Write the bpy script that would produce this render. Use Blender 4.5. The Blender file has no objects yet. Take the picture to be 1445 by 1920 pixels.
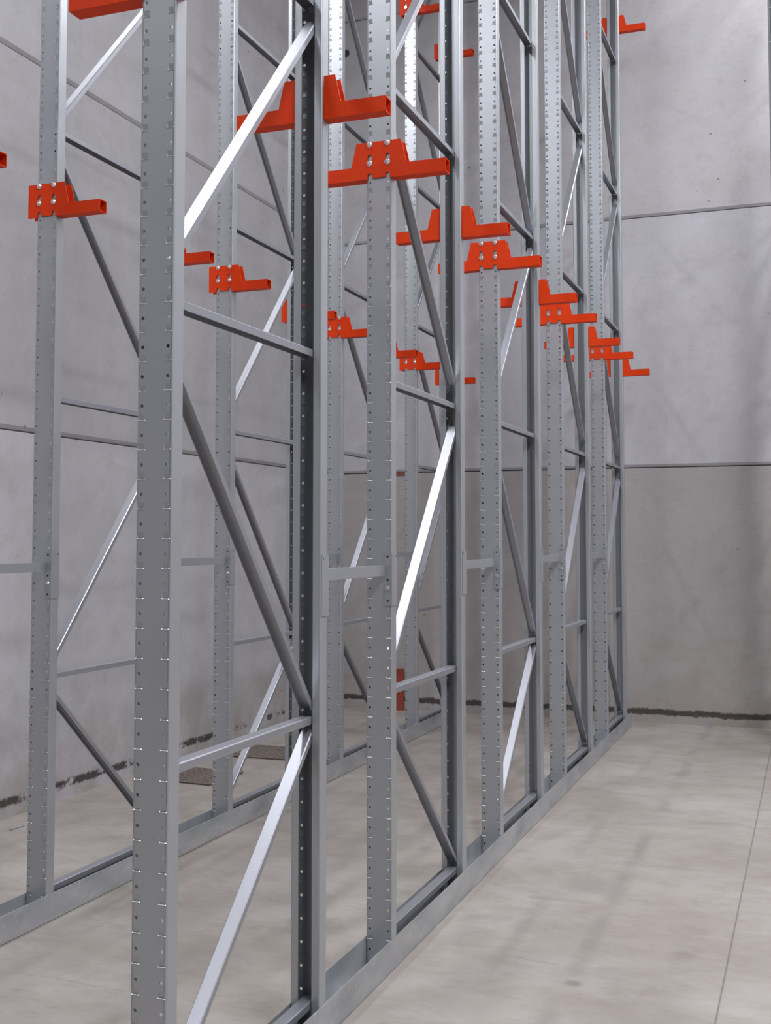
import bpy, bmesh, math, random
from mathutils import Vector, Matrix

S = bpy.context.scene
COL = S.collection
random.seed(4)

# ------------------------------------------------------------------ camera
W_PX, H_PX = 1445, 1920
cam_d = bpy.data.cameras.new('camera'); cam = bpy.data.objects.new('camera', cam_d); COL.objects.link(cam)
cam.location = (1.4644, 0.0, 1.56)
cam.rotation_euler = (math.pi / 2 + 0.0560, 0.0, 0.3540)
cam_d.sensor_fit = 'AUTO'; cam_d.sensor_width = 36.0
cam_d.lens = 2168.5 / H_PX * 36.0
cam_d.shift_y = -(960.0 - 890.6) / H_PX
cam_d.clip_end = 100
S.camera = cam

# ------------------------------------------------------------------ colour management, world, lamps
S.view_settings.view_transform = 'Standard'
S.view_settings.look = 'None'
S.view_settings.gamma = 1.0
S.view_settings.use_curve_mapping = False
S.view_settings.exposure = 0.12

wd = bpy.data.worlds.new('world'); S.world = wd; wd.use_nodes = True
wd.node_tree.nodes['Background'].inputs[0].default_value = (0.80, 0.84, 0.95, 1)
wd.node_tree.nodes['Background'].inputs[1].default_value = 0.03

# lamp list: x, y, z, size_x, size_y, power
LAMPS = [(-2.5, 4.3, 7.25, 0.25, 4.0, 175),
         (2.2, 8.9, 7.4, 0.5, 2.0, 195),
         (3.2, 4.0, 7.6, 0.5, 3.2, 240),
         (6.0, 6.0, 7.6, 0.6, 3.2, 200),
         (4.3, 0.3, 7.6, 0.6, 3.2, 500),  # unseen lamp, added to light the post fronts
         (-2.2, -0.9, 7.4, 0.5, 2.0, 120)]  # unseen left counterpart, added for more frontal light
LAMP_COL = (0.93, 0.94, 1.0)

# ------------------------------------------------------------------ material helpers
def new_mat(name):
    m = bpy.data.materials.new(name); m.use_nodes = True
    nt = m.node_tree; b = nt.nodes['Principled BSDF']
    return m, nt, b

def N(nt, t, **kw):
    n = nt.nodes.new(t)
    for k, v in kw.items(): setattr(n, k, v)
    return n

def noise(nt, co, scale, detail=4, rough=.55, vec=None, dist=0.0):
    n = N(nt, 'ShaderNodeTexNoise'); n.inputs['Scale'].default_value = scale
    n.inputs['Detail'].default_value = detail; n.inputs['Roughness'].default_value = rough
    n.inputs['Distortion'].default_value = dist
    if vec:
        mp = N(nt, 'ShaderNodeMapping'); mp.inputs['Scale'].default_value = vec
        nt.links.new(co, mp.inputs['Vector']); co = mp.outputs[0]
    nt.links.new(co, n.inputs['Vector'])
    return n.outputs['Fac']

def ramp(nt, fac, stops):
    r = N(nt, 'ShaderNodeValToRGB'); e = r.color_ramp.elements
    while len(e) < len(stops): e.new(0.5)
    for i, (p, c) in enumerate(stops):
        e[i].position = p
        e[i].color = (c, c, c, 1) if isinstance(c, (int, float)) else (*c, 1)
    nt.links.new(fac, r.inputs[0]); return r.outputs[0]

def mix(nt, a, b, fac, mode='MIX'):
    m = N(nt, 'ShaderNodeMix', data_type='RGBA', blend_type=mode)
    for s, v in ((m.inputs['A'], a), (m.inputs['B'], b)):
        if isinstance(v, tuple): s.default_value = (*v, 1)
        else: nt.links.new(v, s)
    f = m.inputs['Factor']
    if isinstance(fac, (int, float)): f.default_value = fac
    else: nt.links.new(fac, f)
    return m.outputs['Result']

def math_(nt, op, a, b=None, c=None):
    m = N(nt, 'ShaderNodeMath', operation=op)
    for i, v in enumerate((a, b, c)):
        if v is None: continue
        if isinstance(v, (int, float)): m.inputs[i].default_value = v
        else: nt.links.new(v, m.inputs[i])
    return m.outputs[0]

def bump(nt, b, h, strength, dist=.01):
    bp = N(nt, 'ShaderNodeBump'); bp.inputs['Strength'].default_value = strength
    bp.inputs['Distance'].default_value = dist
    nt.links.new(h, bp.inputs['Height']); nt.links.new(bp.outputs[0], b.inputs['Normal'])

def objco(nt): return N(nt, 'ShaderNodeTexCoord').outputs['Object']

def mat_metal(name, col, metallic, rough, var=.06, scale=6):
    m, nt, b = new_mat(name); co = objco(nt)
    n1 = noise(nt, co, scale, 3, .5)
    c = mix(nt, tuple(x * (1 - var) for x in col), tuple(min(1, x * (1 + var)) for x in col), n1)
    nt.links.new(c, b.inputs['Base Color'])
    b.inputs['Metallic'].default_value = metallic
    b.inputs['Roughness'].default_value = rough
    return m

M_POST = mat_metal('post_steel', (.43, .45, .47), .62, .36)
M_BRACE = mat_metal('brace_steel', (.38, .39, .42), .72, .38)
M_TIE = mat_metal('tie_steel', (.40, .42, .44), .6, .36)
M_BOLT = mat_metal('zinc_bolt', (.78, .79, .80), .9, .22)

def mat_galv():
    m, nt, b = new_mat('galvanised_channel'); co = objco(nt)
    v = N(nt, 'ShaderNodeTexVoronoi'); v.inputs['Scale'].default_value = 55
    nt.links.new(co, v.inputs['Vector'])
    n1 = noise(nt, co, 7, 5, .6, (1, .35, 1)); n2 = noise(nt, co, 22, 3, .6)
    c = mix(nt, (.29, .31, .33), (.50, .51, .51), ramp(nt, n1, [(.3, 0.), (.7, 1.)]))
    c = mix(nt, c, v.outputs['Color'], .05, 'OVERLAY')
    c = mix(nt, c, (.72, .73, .74), ramp(nt, n2, [(.62, 0.), (.78, .45)]))
    nt.links.new(c, b.inputs['Base Color'])
    b.inputs['Metallic'].default_value = .45
    nt.links.new(ramp(nt, n2, [(0., .32), (1., .5)]), b.inputs['Roughness'])
    return m
M_GALV = mat_galv()

def mat_orange():
    m, nt, b = new_mat('orange_powder_coat'); co = objco(nt)
    n1 = noise(nt, co, 260, 2, .5); n2 = noise(nt, co, 20, 2, .5)
    c = mix(nt, (.56, .026, .002), (.78, .060, .003), n1)
    c = mix(nt, c, (.62, .032, .002), ramp(nt, n2, [(.4, 0.), (.8, .5)]))
    nt.links.new(c, b.inputs['Base Color']); b.inputs['Roughness'].default_value = .5; b.inputs['Specular IOR Level'].default_value = .18
    bump(nt, b, n1, .25, .001)
    return m
M_ORANGE = mat_orange()

def mat_wall(name, along, base=(.44, .43, .44), tints=((1, 1, 1),) * 4):
    """along: 0 = wall runs along X, 1 = along Y"""
    m, nt, b = new_mat(name); co = objco(nt)
    big = noise(nt, co, .55, 5, .55)
    mid = noise(nt, co, 2.6, 6, .62)
    fine = noise(nt, co, 38, 4, .65)
    streak = noise(nt, co, 1.3, 5, .6, (9, 9, .8))
    lay = noise(nt, co, 1.0, 4, .55, (.5, .5, 7), .4)
    c = mix(nt, tuple(x * .86 for x in base), tuple(x * 1.12 for x in base), ramp(nt, big, [(.25, 0.), (.75, 1.)]))
    c = mix(nt, c, (.35, .335, .315), ramp(nt, mid, [(.46, 0.), (.78, .40)]))
    c = mix(nt, c, (.52, .52, .54), ramp(nt, streak, [(.55, 0.), (.80, .22)]))
    c = mix(nt, c, (.36, .35, .33), ramp(nt, lay, [(.54, 0.), (.74, .30)]))
    c = mix(nt, c, (.36, .35, .34), ramp(nt, fine, [(.50, 0.), (.80, .30)]))
    med = noise(nt, co, 9, 7, .75)
    c = mix(nt, c, (.30, .28, .25), ramp(nt, med, [(.50, 0.), (.78, .45)]))
    c = mix(nt, c, (.55, .55, .56), ramp(nt, noise(nt, co, 5, 8, .8), [(.55, 0.), (.78, .40)]))
    v2 = N(nt, 'ShaderNodeTexVoronoi'); v2.inputs['Scale'].default_value = 14
    nt.links.new(co, v2.inputs['Vector'])
    pit2 = math_(nt, 'MULTIPLY', ramp(nt, v2.outputs['Distance'], [(.05, 1.), (.10, 0.)]), ramp(nt, noise(nt, co, 2.6, 3, .6), [(.52, 0.), (.60, 1.)]))
    c = mix(nt, c, (.22, .21, .20), math_(nt, 'MULTIPLY', pit2, .5))
    # blow holes
    v = N(nt, 'ShaderNodeTexVoronoi'); v.inputs['Scale'].default_value = 5.5; v.inputs['Randomness'].default_value = 1
    nt.links.new(co, v.inputs['Vector'])
    pit = ramp(nt, v.outputs['Distance'], [(.040, 1.), (.075, 0.)])
    gate = ramp(nt, noise(nt, co, 1.7, 2, .5), [(.50, 0.), (.58, 1.)])
    pit = math_(nt, 'MULTIPLY', pit, gate)
    c = mix(nt, c, (.20, .19, .19), math_(nt, 'MULTIPLY', pit, .75))
    sep0 = N(nt, 'ShaderNodeSeparateXYZ'); nt.links.new(co, sep0.inputs[0])
    pt = N(nt, 'ShaderNodeValToRGB'); pt.color_ramp.interpolation = 'CONSTANT'; e = pt.color_ramp.elements
    while len(e) < 4: e.new(.5)
    for i, zz0 in enumerate((0, 2.185, 4.384, 6.58)): e[i].position = zz0 / 10; e[i].color = (*[t / 1.3 for t in tints[i]], 1)
    nt.links.new(math_(nt, 'MULTIPLY', sep0.outputs['Z'], .1), pt.inputs[0])
    c = mix(nt, c, pt.outputs[0], 1.0, 'MULTIPLY')
    c = mix(nt, c, (1.3, 1.3, 1.3), 1.0, 'MULTIPLY')
    # grime near the floor
    sep = N(nt, 'ShaderNodeSeparateXYZ'); nt.links.new(co, sep.inputs[0]); z = sep.outputs['Z']
    wob = noise(nt, co, 6.5, 7, .8)
    zz = math_(nt, 'ADD', z, math_(nt, 'MULTIPLY', math_(nt, 'SUBTRACT', wob, .5), .085))
    dirt = ramp(nt, z, [(0., 1.), (.75, 0.)])
    c = mix(nt, c, (.30, .265, .22), math_(nt, 'MULTIPLY', dirt, ramp(nt, mid, [(.40, .05), (.64, .75)])))
    band = ramp(nt, math_(nt, 'ABSOLUTE', math_(nt, 'SUBTRACT', zz, .090)), [(.018, 1.), (.030, 0.)])
    gate2 = ramp(nt, noise(nt, co, 2.2 if along else 1.1, 6, .75), [(.46 if along else .36, 0.), (.52 if along else .42, 1.)])
    c = mix(nt, c, (.05, .042, .04), math_(nt, 'MULTIPLY', math_(nt, 'MULTIPLY', band, gate2), .95))
    # dark joints
    for s in (2.185, 4.384, 6.58):
        j = ramp(nt, math_(nt, 'ABSOLUTE', math_(nt, 'SUBTRACT', z, s)), [(.004, 1.), (.010, 0.)])
        c = mix(nt, c, (.13, .12, .12), math_(nt, 'MULTIPLY', j, .30 if along else .45))
    nt.links.new(c, b.inputs['Base Color']); b.inputs['Roughness'].default_value = .82
    h = math_(nt, 'ADD', math_(nt, 'MULTIPLY', fine, .4), math_(nt, 'MULTIPLY', pit, -1.2))
    h = math_(nt, 'ADD', h, math_(nt, 'MULTIPLY', math_(nt, 'MULTIPLY', band, gate2), -1.5))
    bump(nt, b, h, .35, .006)
    return m
M_WALL_L = mat_wall('concrete_panel_left', 1, tints=((1.12, 1.12, 1.14), (.98, .98, .98), (1.05, 1.05, 1.06), (1.05, 1.05, 1.06)))
M_WALL_B = mat_wall('concrete_panel_back', 0, tints=((.85, .82, .78), (1.08, 1.08, 1.12), (1.06, 1.05, 1.06), (1.06, 1.06, 1.06)))

def mat_floor():
    m, nt, b = new_mat('power_floated_floor'); co = objco(nt)
    big = noise(nt, co, .8, 6, .6); mid = noise(nt, co, 3.4, 9, .74, (.85, 1.35, 1), .3); fine = noise(nt, co, 45, 4, .6)
    c = mix(nt, (.25, .215, .185), (.37, .34, .31), ramp(nt, big, [(.30, 0.), (.68, 1.)]))
    c = mix(nt, c, (.20, .17, .14), ramp(nt, mid, [(.46, 0.), (.74, .62)]))
    c = mix(nt, c, (.39, .37, .355), ramp(nt, noise(nt, co, 2.1, 8, .75, (.8, 1.3, 1)), [(.50, 0.), (.74, .6)]))
    c = mix(nt, c, (.24, .22, .20), ramp(nt, fine, [(.5, 0.), (.85, .22)]))
    scr = ramp(nt, noise(nt, co, 7, 3, .5, (.6, 2.6, 1), 1.5), [(.655, 0.), (.70, 1.)])
    c = mix(nt, c, (.19, .155, .13), math_(nt, 'MULTIPLY', scr, .28))
    sep = N(nt, 'ShaderNodeSeparateXYZ'); nt.links.new(co, sep.inputs[0]); x, y = sep.outputs['X'], sep.outputs['Y']
    # tyre and trolley smear along the lane
    wx = math_(nt, 'ADD', x, math_(nt, 'MULTIPLY', math_(nt, 'SUBTRACT', noise(nt, co, .9, 2, .5), .5), .12))
    sm = ramp(nt, math_(nt, 'ABSOLUTE', math_(nt, 'SUBTRACT', wx, .62)), [(.012, 1.), (.05, 0.)])
    g = ramp(nt, noise(nt, co, 1.9, 4, .6), [(.42, 0.), (.62, 1.)])
    c = mix(nt, c, (.20, .18, .16), math_(nt, 'MULTIPLY', math_(nt, 'MULTIPLY', sm, g), .62))
    spots = ramp(nt, noise(nt, co, 3.3, 3, .5), [(.66, 0.), (.74, 1.)])
    c = mix(nt, c, (.22, .20, .18), math_(nt, 'MULTIPLY', spots, .35))
    # oil spot and scuffs
    for px, py, r, k in ((.64, 4.14, .030, .7), (.97, 4.56, .045, .35), (.50, 5.3, .12, .3), (.60, 8.0, .07, .3)):
        ds = N(nt, 'ShaderNodeVectorMath', operation='DISTANCE'); nt.links.new(co, ds.inputs[0]); ds.inputs[1].default_value = (px, py, 0)
        dd = math_(nt, 'ADD', ds.outputs['Value'], math_(nt, 'MULTIPLY', math_(nt, 'SUBTRACT', mid, .5), r * 2.5))
        c = mix(nt, c, (.17, .145, .13), math_(nt, 'MULTIPLY', ramp(nt, dd, [(r * .5, 1.), (r * 1.3, 0.)]), k))
    # saw cut joint along the lane and hairline cracks across
    cut = ramp(nt, math_(nt, 'ABSOLUTE', math_(nt, 'SUBTRACT', x, 1.135)), [(.0022, 1.), (.0042, 0.)])
    c = mix(nt, c, (.10, .09, .085), math_(nt, 'MULTIPLY', cut, .85))
    wy = math_(nt, 'ADD', y, math_(nt, 'MULTIPLY', math_(nt, 'SUBTRACT', noise(nt, co, 5, 3, .5), .5), .05))
    cut2 = ramp(nt, math_(nt, 'ABSOLUTE', math_(nt, 'SUBTRACT', wy, 3.54)), [(.0015, 1.), (.004, 0.)])
    side = ramp(nt, x, [(0., 1.), (.02, 0.)])
    c = mix(nt, c, (.22, .17, .14), math_(nt, 'MULTIPLY', math_(nt, 'MULTIPLY', cut2, side), .6))
    nt.links.new(c, b.inputs['Base Color'])
    nt.links.new(ramp(nt, mid, [(0., .45), (1., .62)]), b.inputs['Roughness'])
    bump(nt, b, math_(nt, 'ADD', fine, math_(nt, 'MULTIPLY', cut, -3)), .12, .003)
    return m
M_FLOOR = mat_floor()

def mat_plain(name, col, rough=.7, metallic=0.):
    m, nt, b = new_mat(name); co = objco(nt)
    n = noise(nt, co, 12, 4, .6)
    nt.links.new(mix(nt, tuple(x * .8 for x in col), tuple(min(1, x * 1.15) for x in col), n), b.inputs['Base Color'])
    b.inputs['Roughness'].default_value = rough; b.inputs['Metallic'].default_value = metallic
    return m
M_CEIL = mat_plain('ceiling_sheet', (.62, .63, .64))
M_DARK = mat_plain('painted_hole_shade', (.03, .03, .035))  # near-black that stands in for the shade inside holes
M_RUST = mat_plain('red_primer', (.28, .05, .025), .75)
M_MAT = mat_plain('dark_mesh_sheet', (.17, .145, .125), .7)
M_SOCK = mat_plain('socket_ring', (.30, .31, .33), .6)

# ------------------------------------------------------------------ mesh helpers
class MB:
    def __init__(s): s.v = []; s.f = []; s.sm = []
    def add(s, vs, fs, smooth=False):
        o = len(s.v); s.v += [tuple(v) for v in vs]
        for f in fs: s.f.append(tuple(i + o for i in f)); s.sm.append(smooth)
    def box(s, x0, x1, y0, y1, z0, z1):
        s.prism([(x0, z0), (x1, z0), (x1, z1), (x0, z1)], y0, y1)
    def prism(s, poly, y0, y1):            # polygon in XZ, extruded along Y
        n = len(poly)
        vs = [(x, y0, z) for x, z in poly] + [(x, y1, z) for x, z in poly]
        fs = [tuple(range(n)), tuple(range(2 * n - 1, n - 1, -1))]
        fs += [(i, i + n, (i + 1) % n + n, (i + 1) % n) for i in range(n)]
        s.add(vs, fs)
    def cyl(s, c, axis, r, h0, h1, n=12, r2=None):
        axis = Vector(axis).normalized(); u = axis.orthogonal().normalized(); w = axis.cross(u)
        c = Vector(c); r2 = r if r2 is None else r2
        a = [c + axis * h0 + (u * math.cos(t) + w * math.sin(t)) * r for t in [2 * math.pi * i / n for i in range(n)]]
        b = [c + axis * h1 + (u * math.cos(t) + w * math.sin(t)) * r2 for t in [2 * math.pi * i / n for i in range(n)]]
        s.add(a + b, [tuple(range(n))[::-1], tuple(range(n, 2 * n))] + [(i, (i + 1) % n, (i + 1) % n + n, i + n) for i in range(n)])
    def mesh(s, name, mat, weld=False):
        me = bpy.data.meshes.new(name); me.from_pydata(s.v, [], s.f)
        bm = bmesh.new(); bm.from_mesh(me)
        if weld: bmesh.ops.remove_doubles(bm, verts=bm.verts, dist=1e-5)
        bmesh.ops.recalc_face_normals(bm, faces=bm.faces) if not weld else None
        bm.to_mesh(me); bm.free()
        me.materials.append(mat); me.update()
        return me
    def build(s, name, mat, parent=None):
        return link(name, s.mesh(name, mat), parent)

def link(name, me, parent=None):
    o = bpy.data.objects.new(name, me); COL.objects.link(o)
    if parent: o.parent = parent
    return o
def empty(name, loc=(0, 0, 0), rz=0.):
    o = bpy.data.objects.new(name, None); o.empty_display_size = .1; COL.objects.link(o)
    o.location = loc; o.rotation_euler = (0, 0, rz); return o
def tag(o, label, cat, group=None):
    o['label'] = label; o['category'] = cat
    if group: o['group'] = group
    return o
def struct(o): o['kind'] = 'structure'; return o
def copy_tree(o, parent=None):
    c = o.copy(); COL.objects.link(c)
    if parent: c.parent = parent
    for ch in [x for x in bpy.data.objects if x.parent == o]: copy_tree(ch, c)
    return c

# ------------------------------------------------------------------ room shell
XL, YB, ZC = -2.806, 10.161, 8.75
SEAMS = (2.185, 4.384, 6.58)
def wall_profile():
    """(offset into wall, z) polyline with a chamfered groove at every panel joint"""
    p = [(0, 0)]
    for s in SEAMS: p += [(0, s - .008), (.004, s - .005), (.030, s - .004), (.030, s + .003), (.014, s + .005), (0, s + .028)]
    return p + [(0, ZC)]
def groove_wall(name, mat, a, b, inward):      # a,b ground points; 'inward' = unit vector into the wall
    pr = wall_profile(); vs = []; fs = []
    for P in (a, b):
        for d, z in pr: vs.append((P[0] + inward[0] * d, P[1] + inward[1] * d, z))
        vs.append((P[0] + inward[0] * .2, P[1] + inward[1] * .2, ZC)); vs.append((P[0] + inward[0] * .2, P[1] + inward[1] * .2, 0))
    n = len(pr) + 2
    fs = [(i, (i + 1) % n, (i + 1) % n + n, i + n) for i in range(n)] + [tuple(range(n)), tuple(range(2 * n - 1, n - 1, -1))]
    m = MB(); m.add(vs, fs); return struct(m.build(name, mat))
groove_wall('wall_left', M_WALL_L, (XL, -6.0), (XL, YB), (-1, 0))
groove_wall('wall_back', M_WALL_B, (XL - .2, YB), (9.0, YB), (0, 1))
m = MB(); m.box(XL - .2, 9.0, -6, YB + .2, -.2, 0); struct(m.build('floor', M_FLOOR))
m = MB(); m.box(XL - .2, 9.0, -6, YB + .2, ZC, ZC + .1); struct(m.build('ceiling', M_CEIL))
m = MB(); m.box(9.0, 9.2, -6, YB + .2, 0, ZC); struct(m.build('wall_right', M_WALL_L))

# ------------------------------------------------------------------ ceiling lamps (above the frame; last two added to light the post fronts)
for i, (x, y, z, sx, sy, p) in enumerate(LAMPS):
    t = empty('ceiling_lamp', (x, y, z))
    tag(t, 'grey strip lamp hanging from the warehouse ceiling, %s' % ['above the left lane', 'above the far end of the open lane', 'above the near end of the open lane',
        'beyond the open lane by the right wall', 'unseen, added right of the camera to light the post fronts', 'unseen, added over the left lane behind the camera to light the post fronts'][i], 'lamp', 'ceiling lamps')
    m = MB(); m.box(-sx / 2 - .03, sx / 2 + .03, -sy / 2 - .03, sy / 2 + .03, .01, .11)
    m.build('housing', M_CEIL, t)
    for s in (-1, 1):
        m = MB(); m.cyl((0, s * sy * .35, 0), (0, 0, 1), .006, .11, ZC - z, 8); m.build('hanger', M_BOLT, t)
    ld = bpy.data.lights.new('lamp_light', 'AREA'); ld.shape = 'RECTANGLE'; ld.size = sx; ld.size_y = sy
    ld.energy = p; ld.color = LAMP_COL
    lo = bpy.data.objects.new('lamp_light', ld); COL.objects.link(lo); lo.parent = t

# ------------------------------------------------------------------ upright post mesh (origin: centre of web, web at y=0 facing -Y)
PW, PD, LIP, TH = .050, .054, .027, .0020
PITCH, HOLE0, PZ0, NROW = .0729, .0675, .006, 104
PZ1 = HOLE0 + PITCH * (NROW - .5)
COLS = (-.036, .036); HW = .0085
def post_mesh():
    m = MB(); R = .006
    right = []                       # web/flange/lip path for x>0
    for k in range(5):
        a = -math.pi / 2 + k * math.pi / 8
        right.append((PW - R + R * math.cos(a), R + R * math.sin(a)))
    for k in range(5):
        a = k * math.pi / 8
        right.append((PW - R + R * math.cos(a), PD - R + R * math.sin(a)))
    right.append((PW - LIP, PD)); right.append((PW - LIP, PD - .006))
    # bands in z
    zs = [PZ0]
    for k in range(NROW):
        zc = HOLE0 + PITCH * k
        zs += [zc - PITCH / 2, zc - PITCH / 2]
    # flanges and lips as tall strips
    for s in (1, -1):
        for (xa, ya), (xb, yb) in zip(right[:-1], right[1:]):
            q = [(s * xa, ya, PZ0), (s * xb, yb, PZ0), (s * xb, yb, PZ1), (s * xa, ya, PZ1)]
            m.add(q if s > 0 else q[::-1], [(0, 1, 2, 3)])
    # flat web strips
    edges = [-(PW - R), COLS[0] - HW, COLS[0] + HW, COLS[1] - HW, COLS[1] + HW, PW - R]
    def q(x0, x1, z0, z1): m.add([(x0, 0, z0), (x1, 0, z0), (x1, 0, z1), (x0, 0, z1)], [(0, 1, 2, 3)])
    q(edges[0], edges[1], PZ0, PZ1); q(edges[2], edges[3], PZ0, PZ1); q(edges[4], edges[5], PZ0, PZ1)
    r = .0047; n = 12
    for cx in COLS:
        z_prev = PZ0
        for k in range(NROW):
            zc = HOLE0 + PITCH * k
            za, zb = zc - HW, zc + HW
            # plain piece or lanced dimple between the previous cell and this hole
            zm = zc - PITCH / 2
            if k and zm - .004 > z_prev:
                q(cx - HW, cx + HW, z_prev, zm)
                zt = zm + .017; dp = .0023; w0 = HW; w1 = HW - .0015
                A = [(cx - w0, 0, zm), (cx + w0, 0, zm), (cx + w0, 0, zt), (cx - w0, 0, zt), (cx - w1, dp, zm + .0012), (cx + w1, dp, zm + .0012)]
                m.add(A, [(0, 1, 5, 4), (4, 5, 2, 3), (0, 4, 3), (1, 2, 5)])
                q(cx - HW, cx + HW, zt, za)
                w2 = HW + .0012; e = .0016
                B = [(cx - w2, 0, zm + e), (cx + w2, 0, zm + e), (cx + w2, 0, zm - .0022), (cx - w2, 0, zm - .0022),
                     (cx - w2 + .001, -.0012, zm + .0004), (cx + w2 - .001, -.0012, zm + .0004)]
                m.add(B, [(1, 0, 4, 5), (5, 4, 3, 2), (0, 3, 4), (1, 5, 2)])
                for sx in (-1, 1):
                    xx = cx + sx * (w2 - .0008)
                    C_ = [(xx - .0024, 0, zm), (xx, 0, zm + .0026), (xx + .0024, 0, zm), (xx, 0, zm - .002), (xx, -.0022, zm + .0004)]
                    m.add(C_, [(4, 1, 0), (4, 2, 1), (4, 3, 2), (4, 0, 3)])
            else:
                q(cx - HW, cx + HW, z_prev, za)
            # square cell with a round hole
            ring = [(cx + r * math.cos(2 * math.pi * i / n), 0, zc + r * math.sin(2 * math.pi * i / n)) for i in range(n)]
            sq = []
            for i in range(n):
                c, s_ = math.cos(2 * math.pi * i / n), math.sin(2 * math.pi * i / n); k2 = HW / max(abs(c), abs(s_))
                sq.append((cx + c * k2, 0, zc + s_ * k2))
            for c in ((1, 1), (-1, 1), (-1, -1), (1, -1)): pass
            m.add(ring + sq, [(i, i + n, (i + 1) % n + n, (i + 1) % n) for i in range(n)])
            # corner triangles of the cell
            for sx, sz in ((1, 1), (-1, 1), (-1, -1), (1, -1)):
                a1 = (cx + sx * HW, 0, zc + sz * HW * math.tan(math.pi / 6)); a2 = (cx + sx * HW * math.tan(math.pi / 6), 0, zc + sz * HW)
                t = [a1, (cx + sx * HW, 0, zc + sz * HW), a2]
                m.add(t if sx * sz > 0 else t[::-1], [(0, 1, 2)])
            # hole wall
            m.add(ring + [(x, TH, z) for x, _, z in ring], [(i, (i + 1) % n, (i + 1) % n + n, i + n) for i in range(n)])
            z_prev = zb
        q(cx - HW, cx + HW, z_prev, PZ1)
    # inner skin: same path offset inwards, so the section has real thickness
    inner = []
    for (x, y) in right:
        inner.append((min(x, PW - TH) if y < PD - .001 else x, min(max(y, TH), PD - TH)))
    for s in (1, -1):
        for (xa, ya), (xb, yb) in zip(inner[:-2], inner[1:-1]):
            m.add([(s * xb, yb, PZ0), (s * xa, ya, PZ0), (s * xa, ya, PZ1), (s * xb, yb, PZ1)], [(0, 1, 2, 3)])
        xi = s * (PW - LIP)
        m.add([(xi, PD, PZ0), (xi, PD - TH, PZ0), (xi, PD - TH, PZ1), (xi, PD, PZ1)], [(0, 1, 2, 3)])
    me = bpy.data.meshes.new('upright'); me.from_pydata(m.v, [], m.f)
    me.materials.append(M_POST); me.update()
    return me
ME_POST = post_mesh()

def foot_mesh():
    m = MB(); m.box(-.052, .052, -.012, .066, .003, .006); return m.mesh('base_plate', M_GALV)
ME_FOOT = foot_mesh()

# ------------------------------------------------------------------ braces: channel open underneath
BW, BH, BT = .0205, .024, .002
def brace_section(h=BH):
    r = .003
    out = [(-BW, -h), (-BW, -r), (-BW + r, 0), (BW - r, 0), (BW, -r), (BW, -h)]
    inn = [(BW - BT, -h), (BW - BT, -r - .001), (BW - r - .0005, -BT), (-BW + r + .0005, -BT), (-BW + BT, -r - .001), (-BW + BT, -h)]
    return out + inn
def brace_mesh(name, y0, z0, y1, z1, h=BH):
    d = Vector((0, y1 - y0, z1 - z0)); L = d.length; d.normalize(); up = Vector((0, -d.z, d.y))
    if up.z < 0: up = -up
    sec = brace_section(h); n = len(sec); vs = []
    for P in (Vector((0, y0, z0)), Vector((0, y1, z1))):
        for x, u in sec: vs.append(P + Vector((x, 0, 0)) + up * u)
    fs = [(i, (i + 1) % n, (i + 1) % n + n, i + n) for i in range(n)]
    # end caps of the thin section: quads between outer and inner path
    k = n // 2
    for o in (0, n):
        for i in range(k - 1): fs.append((o + i, o + i + 1, o + n - 2 - i, o + n - 1 - i))
    m = MB(); m.add(vs, fs); return m.mesh(name, M_BRACE)

FD = .9661                                     # frame depth, web to web
H = [.128, 1.004, 2.170, 3.322, 4.475, 5.63, 6.785]
def diag(k):                                    # upper edge line of the k-th diagonal (k=0 lowest) in the local y of the frame
    lo, hi = H[k], H[k + 1]
    if k == 0: (ya, za), (yb, zb) = (.217, .325), (.901, .943)
    elif k % 2 == 0: (ya, za), (yb, zb) = (.093, lo + .155), (.915, hi - .083)
    else: (ya, za), (yb, zb) = (.092, hi - .168), (.908, lo + .056)
    s = (zb - za) / (yb - ya)
    e0, e1 = (.034, FD - .034)
    return e0, za + s * (e0 - ya), e1, zb + s * (e1 - yb)
ME_H = brace_mesh('horizontal_brace', .010, 0, FD - .010, 0)
ME_D = [brace_mesh('diagonal_brace', *diag(k), h=.021) for k in range(6)]
XC = -.050                                     # centre line of the central row
Y0, PERIOD = 2.4592, .9661 + .6027
def web_y(i): return Y0 + (i // 2) * PERIOD + (i % 2) * FD
def make_frame(loc, flip):
    t = empty('upright_frame', (loc[0], loc[1] + (FD if flip else 0), 0), math.pi if flip else 0)
    for yy, rz in ((0, 0), (FD, math.pi)):
        o = link('upright_post', ME_POST, t); o.location = (0, yy, 0); o.rotation_euler = (0, 0, rz)
        b = link('base_plate', ME_FOOT, o)
    for z in H:
        o = link('horizontal_brace', ME_H, t); o.location = (0, 0, z)
    for me in ME_D: link('diagonal_brace', me, t)
    return t
ORD = ['first', 'second', 'third', 'fourth', 'fifth']
ROWS = {'c': (XC, 'central row'), 'l': (XC - 1.4996, 'left row'), 'r': (XC + 1.496, 'right row')}
FLIP = [False, True, False, True, True]
PLACES = {'c': ['nearest one, large in the foreground', 'second from the camera', 'third from the camera', 'fourth from the camera', 'farthest, by the back wall'],
          'l': ['nearest one, at the left edge', 'second one, left of the foreground post', 'third from the camera', 'fourth from the camera', 'farthest, by the back wall'],
          'r': ['nearest one, just showing at the right edge', '', '', '', 'farthest, by the back wall']}
proto = None
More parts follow.
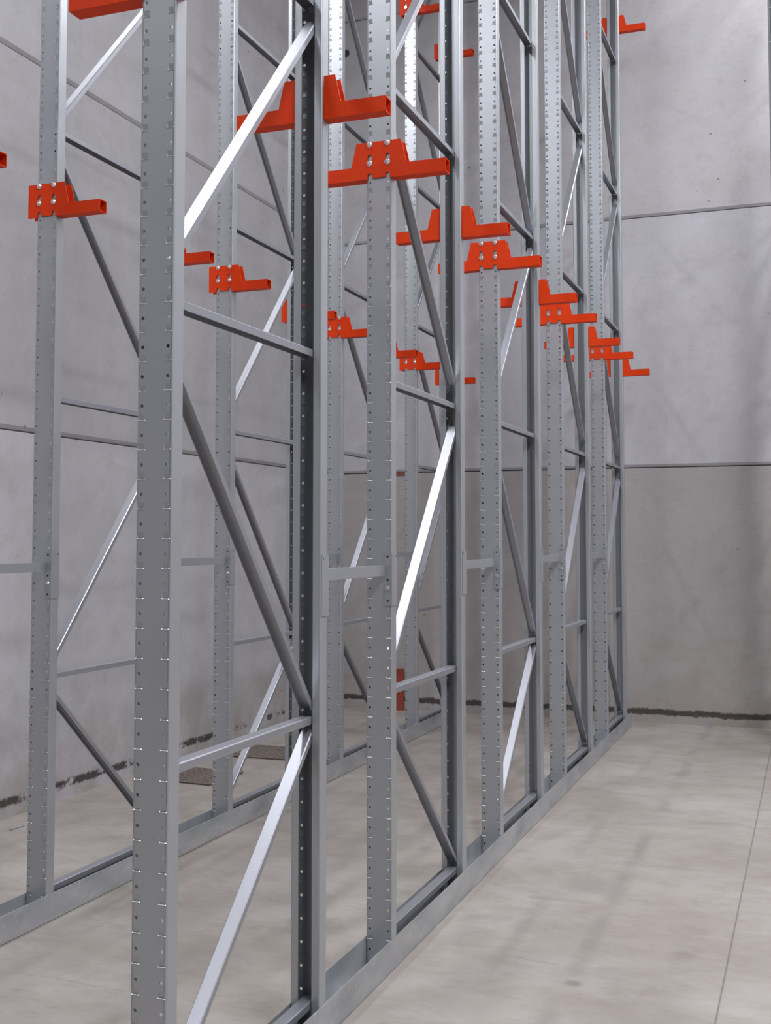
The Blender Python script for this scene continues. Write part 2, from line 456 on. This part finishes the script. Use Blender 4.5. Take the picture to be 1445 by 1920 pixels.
for r, ks in (('c', range(5)), ('l', range(5)), ('r', (0, 4))):
    for k in ks:
        x, rn = ROWS[r]
        loc = (x, web_y(2 * k))
        if proto is None: proto = t = make_frame(loc, FLIP[k])
        else:
            t = copy_tree(proto)
            t.location = (loc[0], loc[1] + (FD if FLIP[k] else 0), 0); t.rotation_euler = (0, 0, math.pi if FLIP[k] else 0)
        tag(t, 'grey zigzag braced rack frame, %s, %s' % (rn, PLACES[r][k]), 'rack frame', 'upright frames of the %s' % rn)

# ------------------------------------------------------------------ floor channels
def channel(x, y0, y1, label):
    m = MB(); w = .053; t = .0028; h = .1084
    poly = [(-w, 0), (w, 0), (w, h - .003), (w - .0012, h), (w - t + .0005, h), (w - t, h - .002), (w - t, t + .001), (-w + t, t + .001),
            (-w + t, h - .002), (-w + t - .0005, h), (-w + .0012, h), (-w, h - .003)]
    n = len(poly); vs = [(a, y0, b + .0030) for a, b in poly] + [(a, y1, b + .0030) for a, b in poly]
    fs = [(i, i + n, (i + 1) % n + n, (i + 1) % n) for i in range(n)]
    for o in (0, n):
        fs += [(o + 0, o + 1, o + 6, o + 7), (o + 1, o + 2, o + 5, o + 6), (o + 2, o + 3, o + 4, o + 5), (o + 0, o + 7, o + 8, o + 11), (o + 8, o + 9, o + 10, o + 11)]
    m.add(vs, fs); o = m.build('floor_channel', M_GALV); o.location = (x, 0, 0)
    tag(o, label, 'floor rail', 'galvanised floor channels')
channel(XC, 2.25, 9.91, 'galvanised floor channel carrying the central row of rack posts')
channel(ROWS['l'][0], 2.25, 9.91, 'galvanised floor channel carrying the left row of rack posts, near the left wall')
channel(ROWS['r'][0], 2.25, 9.91, 'galvanised floor channel at the right edge beyond the open lane')

# ------------------------------------------------------------------ orange arm brackets (origin: arm underside at the web plane)
AZ = .050; PT = .142
def plate_mesh(double):
    m = MB(); y0, y1 = -.004, 0; w = .0088
    def p(poly): m.prism(poly, y0, y1)
    ci, co_ = .036 - w, .036 + w
    p([(co_, 0), (.111, 0), (.111, AZ), (.090, PT), (co_, PT)])
    if double: p([(-.111, 0), (-co_, 0), (-co_, PT), (-.090, PT), (-.111, AZ)])
    else: p([(-.0914, 0), (-co_, 0), (-co_, PT), (-.0914, PT)])
    p([(-ci, 0.004), (ci, 0.004), (ci, PT), (-ci, PT)])
    for c in (-.036, .036):
        def arc(zc, up):            # half round end of a slot, left to right
            return [(c - w * math.cos(math.pi * k / 8), zc + up * w * math.sin(math.pi * k / 8)) for k in range(9)]
        # web between notch and slot, and above the slot: convex pieces left and right of the slot centre line
        for k in range(8):
            n_ = arc(.014, 1); s0 = arc(.070, -1); s1 = arc(.086, 1)
            p([n_[k], n_[k + 1], s0[k + 1], s0[k]])
            p([s1[k], s1[k + 1], (s1[k + 1][0], PT), (s1[k][0], PT)])
    return m.mesh('mounting_plate', M_ORANGE)
def gusset_mesh(kind):                # thin rear plate beside the flange
    m = MB(); y0, y1 = .042, .046
    if kind == 'slope': m.prism([(.0515, AZ), (.111, AZ), (.090, PT), (.0515, PT)], y0, y1)
    else: m.prism([(-.0914, 0), (-.0515, 0), (-.0515, PT), (-.0914, PT)], y0, y1)
    return m.mesh('rear_gusset', M_ORANGE)
def arm_mesh():
    m = MB(); t = .003
    def tube(x0, x1, y0, y1, z0, z1):
        m.box(x0, x1, y0, y1, z1 - t, z1); m.box(x0, x1, y0, y1, z0, z0 + t)
        m.box(x0, x1, y0, y0 + t, z0 + t, z1 - t); m.box(x0, x1, y1 - t, y1, z0 + t, z1 - t)
    tube(.1112, .265, -.004, .046, 0, AZ)
    tube(.0515, .1112, .0002, .046, 0, AZ)
    return m.mesh('support_arm', M_ORANGE)
def bolt_mesh():
    m = MB(); m.cyl((0, 0, 0), (0, -1, 0), .0115, .004, .0062, 18); m.cyl((0, 0, 0), (0, -1, 0), .0100, .0062, .0115, 16, .0058)
    m.cyl((0, 0, 0), (0, 1, 0), .0040, -.004, .016, 10); m.cyl((0, 0, 0), (0, 1, 0), .0080, .0025, .009, 6)
    return m.mesh('bolt', M_BOLT)
ME_PL2, ME_PL1 = plate_mesh(True), plate_mesh(False)
ME_GS, ME_GR = gusset_mesh('slope'), gusset_mesh('rect')
ME_ARM, ME_BOLT = arm_mesh(), bolt_mesh()
def make_bracket(double):
    t = empty('arm_bracket')
    link('mounting_plate', ME_PL2 if double else ME_PL1, t)
    link('support_arm', ME_ARM, t); link('rear_gusset', ME_GS, t)
    if double:
        for me, nm in ((ME_ARM, 'support_arm'), (ME_GS, 'rear_gusset')):
            o = link(nm, me, t); o.rotation_euler = (0, math.pi, 0); o.scale = (1, 1, -1)
    else: link('rear_gusset', ME_GR, t)
    for x in (-.036, .036):
        for z in (.0605, .1334):
            o = link('bolt', ME_BOLT, t); o.location = (x, 0, z)
    return t
def mirror_x(me):                      # handed copy for back mounted single brackets
    c = me.copy(); 
    for v in c.vertices: v.co.x = -v.co.x
    c.flip_normals(); return c
ME_PL1M, ME_ARMM, ME_GSM, ME_GRM = [mirror_x(x) for x in (ME_PL1, ME_ARM, ME_GS, ME_GR)]
def make_bracket_handed():
    t = empty('arm_bracket')
    for nm, me in (('mounting_plate', ME_PL1M), ('support_arm', ME_ARMM), ('rear_gusset', ME_GSM), ('rear_gusset', ME_GRM)): link(nm, me, t)
    for x in (-.036, .036):
        for z in (.0605, .1334):
            o = link('bolt', ME_BOLT, t); o.location = (x, 0, z)
    return t
PROTO = {}
LV = [2.923, 2.923 + 2.93]
PORD = ['nearest post', 'second post', 'third post', 'fourth post', 'fifth post', 'sixth post', 'seventh post', 'eighth post', 'ninth post', 'last post']
for r, items in (('c', [(i, 0) for i in range(10)] + [(9, 1)]),
                 ('l', [(i, 0) for i in range(1, 10)] + [(7, 1), (8, 1), (9, 1)]),
                 ('r', [(9, 0)])):
    x, rn = ROWS[r]
    for i, lv in items:
        back = i % 2 == 1
        kind = 'double' if r == 'c' else (('handed' if back else 'single') if r == 'l' else ('single' if back else 'handed'))
        if kind not in PROTO:
            t = PROTO[kind] = make_bracket(True) if kind == 'double' else make_bracket(False) if kind == 'single' else make_bracket_handed()
        else: t = copy_tree(PROTO[kind])
        t.location = (x, web_y(i) + (.0026 if back else -.0026), LV[lv]); t.rotation_euler = (0, 0, math.pi if back else 0)
        what = 'orange bracket with two stub arms' if r == 'c' else 'orange bracket with one stub arm'
        tag(t, '%s on the %s of the %s, %s level' % (what, PORD[i], rn, ('lower', 'upper')[lv]), 'bracket', 'orange arm brackets on the %s' % rn)

# ------------------------------------------------------------------ spacer ties between frames
GAP = .6027
def make_tie():
    t = empty('frame_tie')                     # origin: centre line of the row at the back mounted post's web, z=0
    m = MB(); m.box(.020, .0275, .004, GAP - .004, 1.428, 1.466); m.box(.008, .020, .004, GAP - .004, 1.462, 1.466)
    m.build('tie_bar', M_TIE, t)
    for y, s in ((0, 1), (GAP, -1)):
        m = MB(); d = .0025
        ya, yb = sorted((y + s * .0026, y + s * (.0026 + d)))
        m.box(.023, .0503 + d, ya, yb, 1.317, 1.512)
        yc, yd = sorted((y - s * .050, y + s * .0026))
        m.box(.0503, .0503 + d, yc, yd, 1.317, 1.512)
        e = m.build('end_plate', M_TIE, t)
        m = MB(); m.cyl((.036, y + s * (.0026 + d), 1.380), (0, s, 0), .009, 0, .006, 12, .006); m.build('bolt', M_BOLT, e)
        m = MB()
        for z in (1.498, 1.412, 1.335): m.cyl((.036, y + s * (.0026 + d), z), (0, s, 0), .0045, 0, .0006, 10)
        m.cyl((.0503 + d, y - s * .040, 1.500), (1, 0, 0), .0035, 0, .0005, 8)
        m.build('hole_shade_disc', M_DARK, e)  # flat discs, the shade of the holes put into the colour
    return t
tie0 = None
for r in ('c', 'l'):
    x, rn = ROWS[r]
    for k in range(4):
        if tie0 is None: tie0 = t = make_tie()
        else: t = copy_tree(tie0)
        t.location = (x, web_y(2 * k + 1), 0)
        tag(t, 'short grey tie bar joining the %s and %s frames of the %s' % (ORD[k], ORD[k + 1], rn), 'tie bar', 'tie bars between the frames')

# ------------------------------------------------------------------ small things on floor and walls
def mesh_sheet(cx, cy, lx, ly, rz, label):
    t = empty('mesh_sheet', (cx, cy, 0), rz)
    m = MB(); m.box(-lx / 2, lx / 2, -ly / 2, ly / 2, .002, .008); m.build('backing', M_MAT, t)
    m = MB(); n = 14
    for i in range(n + 1):
        x = -lx / 2 + lx * i / n; m.box(x - .004, x + .004, -ly / 2, ly / 2, .008, .013)
    for i in range(n + 1):
        y = -ly / 2 + ly * i / n; m.box(-lx / 2, lx / 2, y - .004, y + .004, .0081, .0135)
    m.build('grid', M_RUST2, t)
    return tag(t, label, 'mesh sheet', 'dark mesh sheets on the floor')
M_RUST2 = mat_plain('rusty_grid', (.24, .20, .17), .7, .2)
mesh_sheet(-2.43, 6.82, .55, .42, -.05, 'dark square mesh sheet lying on the floor by the left wall, nearer of two')
mesh_sheet(-2.40, 7.74, .66, .44, .05, 'dark square mesh sheet lying on the floor by the left wall, farther of two')

m = MB(); m.cyl((-2.612, 5.276, .007), (.08, 1, 0), .006, -.05, .05, 10); m.cyl((-2.612, 5.276, .007), (.08, 1, 0), .0065, -.056, -.05, 6)
tag(m.build('steel_pin', M_BOLT), 'small bright steel pin lying on the floor by the left wall', 'pin')

for k, (x, y, a) in enumerate([(-1.583, 5.30, .3), (-1.575, 5.36, 1.2), (-1.588, 5.41, 2.2), (-1.572, 5.46, .8), (-1.584, 5.50, 1.7)]):
    m = MB(); d = (math.cos(a), math.sin(a), 0); c = (0, 0, 0)
    m.cyl(c, d, .005, -.018, .012, 8); m.cyl(c, d, .009, .012, .019, 6)
    o = m.build('loose_bolt', M_BOLT); o.location = (x, y, .0135)
    tag(o, 'shiny loose bolt, %s along the left floor channel' % ['nearest', 'second', 'middle', 'fourth', 'farthest'][k], 'bolt', 'loose bolts in the left floor channel')

def socket(loc, d, r, label):
    t = empty('wall_socket', loc); d = Vector(d)
    m = MB(); n = 24; u = d.orthogonal().normalized(); w = d.cross(u)
    vs = []
    for rr, hh in ((r, .0), (r, .004), (r * .86, .004), (r * .86, .0008)):
        for i in range(n):
            a = 2 * math.pi * i / n; vs.append(d * hh + (u * math.cos(a) + w * math.sin(a)) * rr)
    m.add(vs, [(j * n + i, j * n + (i + 1) % n, (j + 1) * n + (i + 1) % n, (j + 1) * n + i) for j in range(3) for i in range(n)])
    m.build('rim', M_SOCK, t)
    m = MB(); m.cyl((0, 0, 0), d, r * .86, 0, .001, 24); m.build('mouth_shade_disc', M_DARK, t)  # flat disc, shade inside the socket painted as near-black
    tag(t, label, 'wall socket')
socket((-2.700, YB, 6.27), (0, -1, 0), .043, 'round dark lifting socket high in the back concrete wall')
socket((XL, 9.16, 5.63), (1, 0, 0), .043, 'round dark lifting socket high in the left concrete wall, half hidden by a post')

m = MB(); m.box(-.035, .035, -.025, .025, 0, .375); m.box(-.045, .045, -.035, .035, 0, .008)
o = m.build('steel_stub', M_RUST); o.location = (-2.13, YB - .06, 0)
tag(o, 'short red primed steel stub standing at the foot of the back wall', 'stub post')
m = MB(); m.box(-.06, .05, -.012, 0, -.010, .010); m.box(-.06, -.052, -.03, 0, -.010, .010)
o = m.build('angle_clip', M_RUST); o.location = (-2.13, YB, 2.172)
tag(o, 'small rusty red angle clip at the joint of the back wall panels', 'clip')
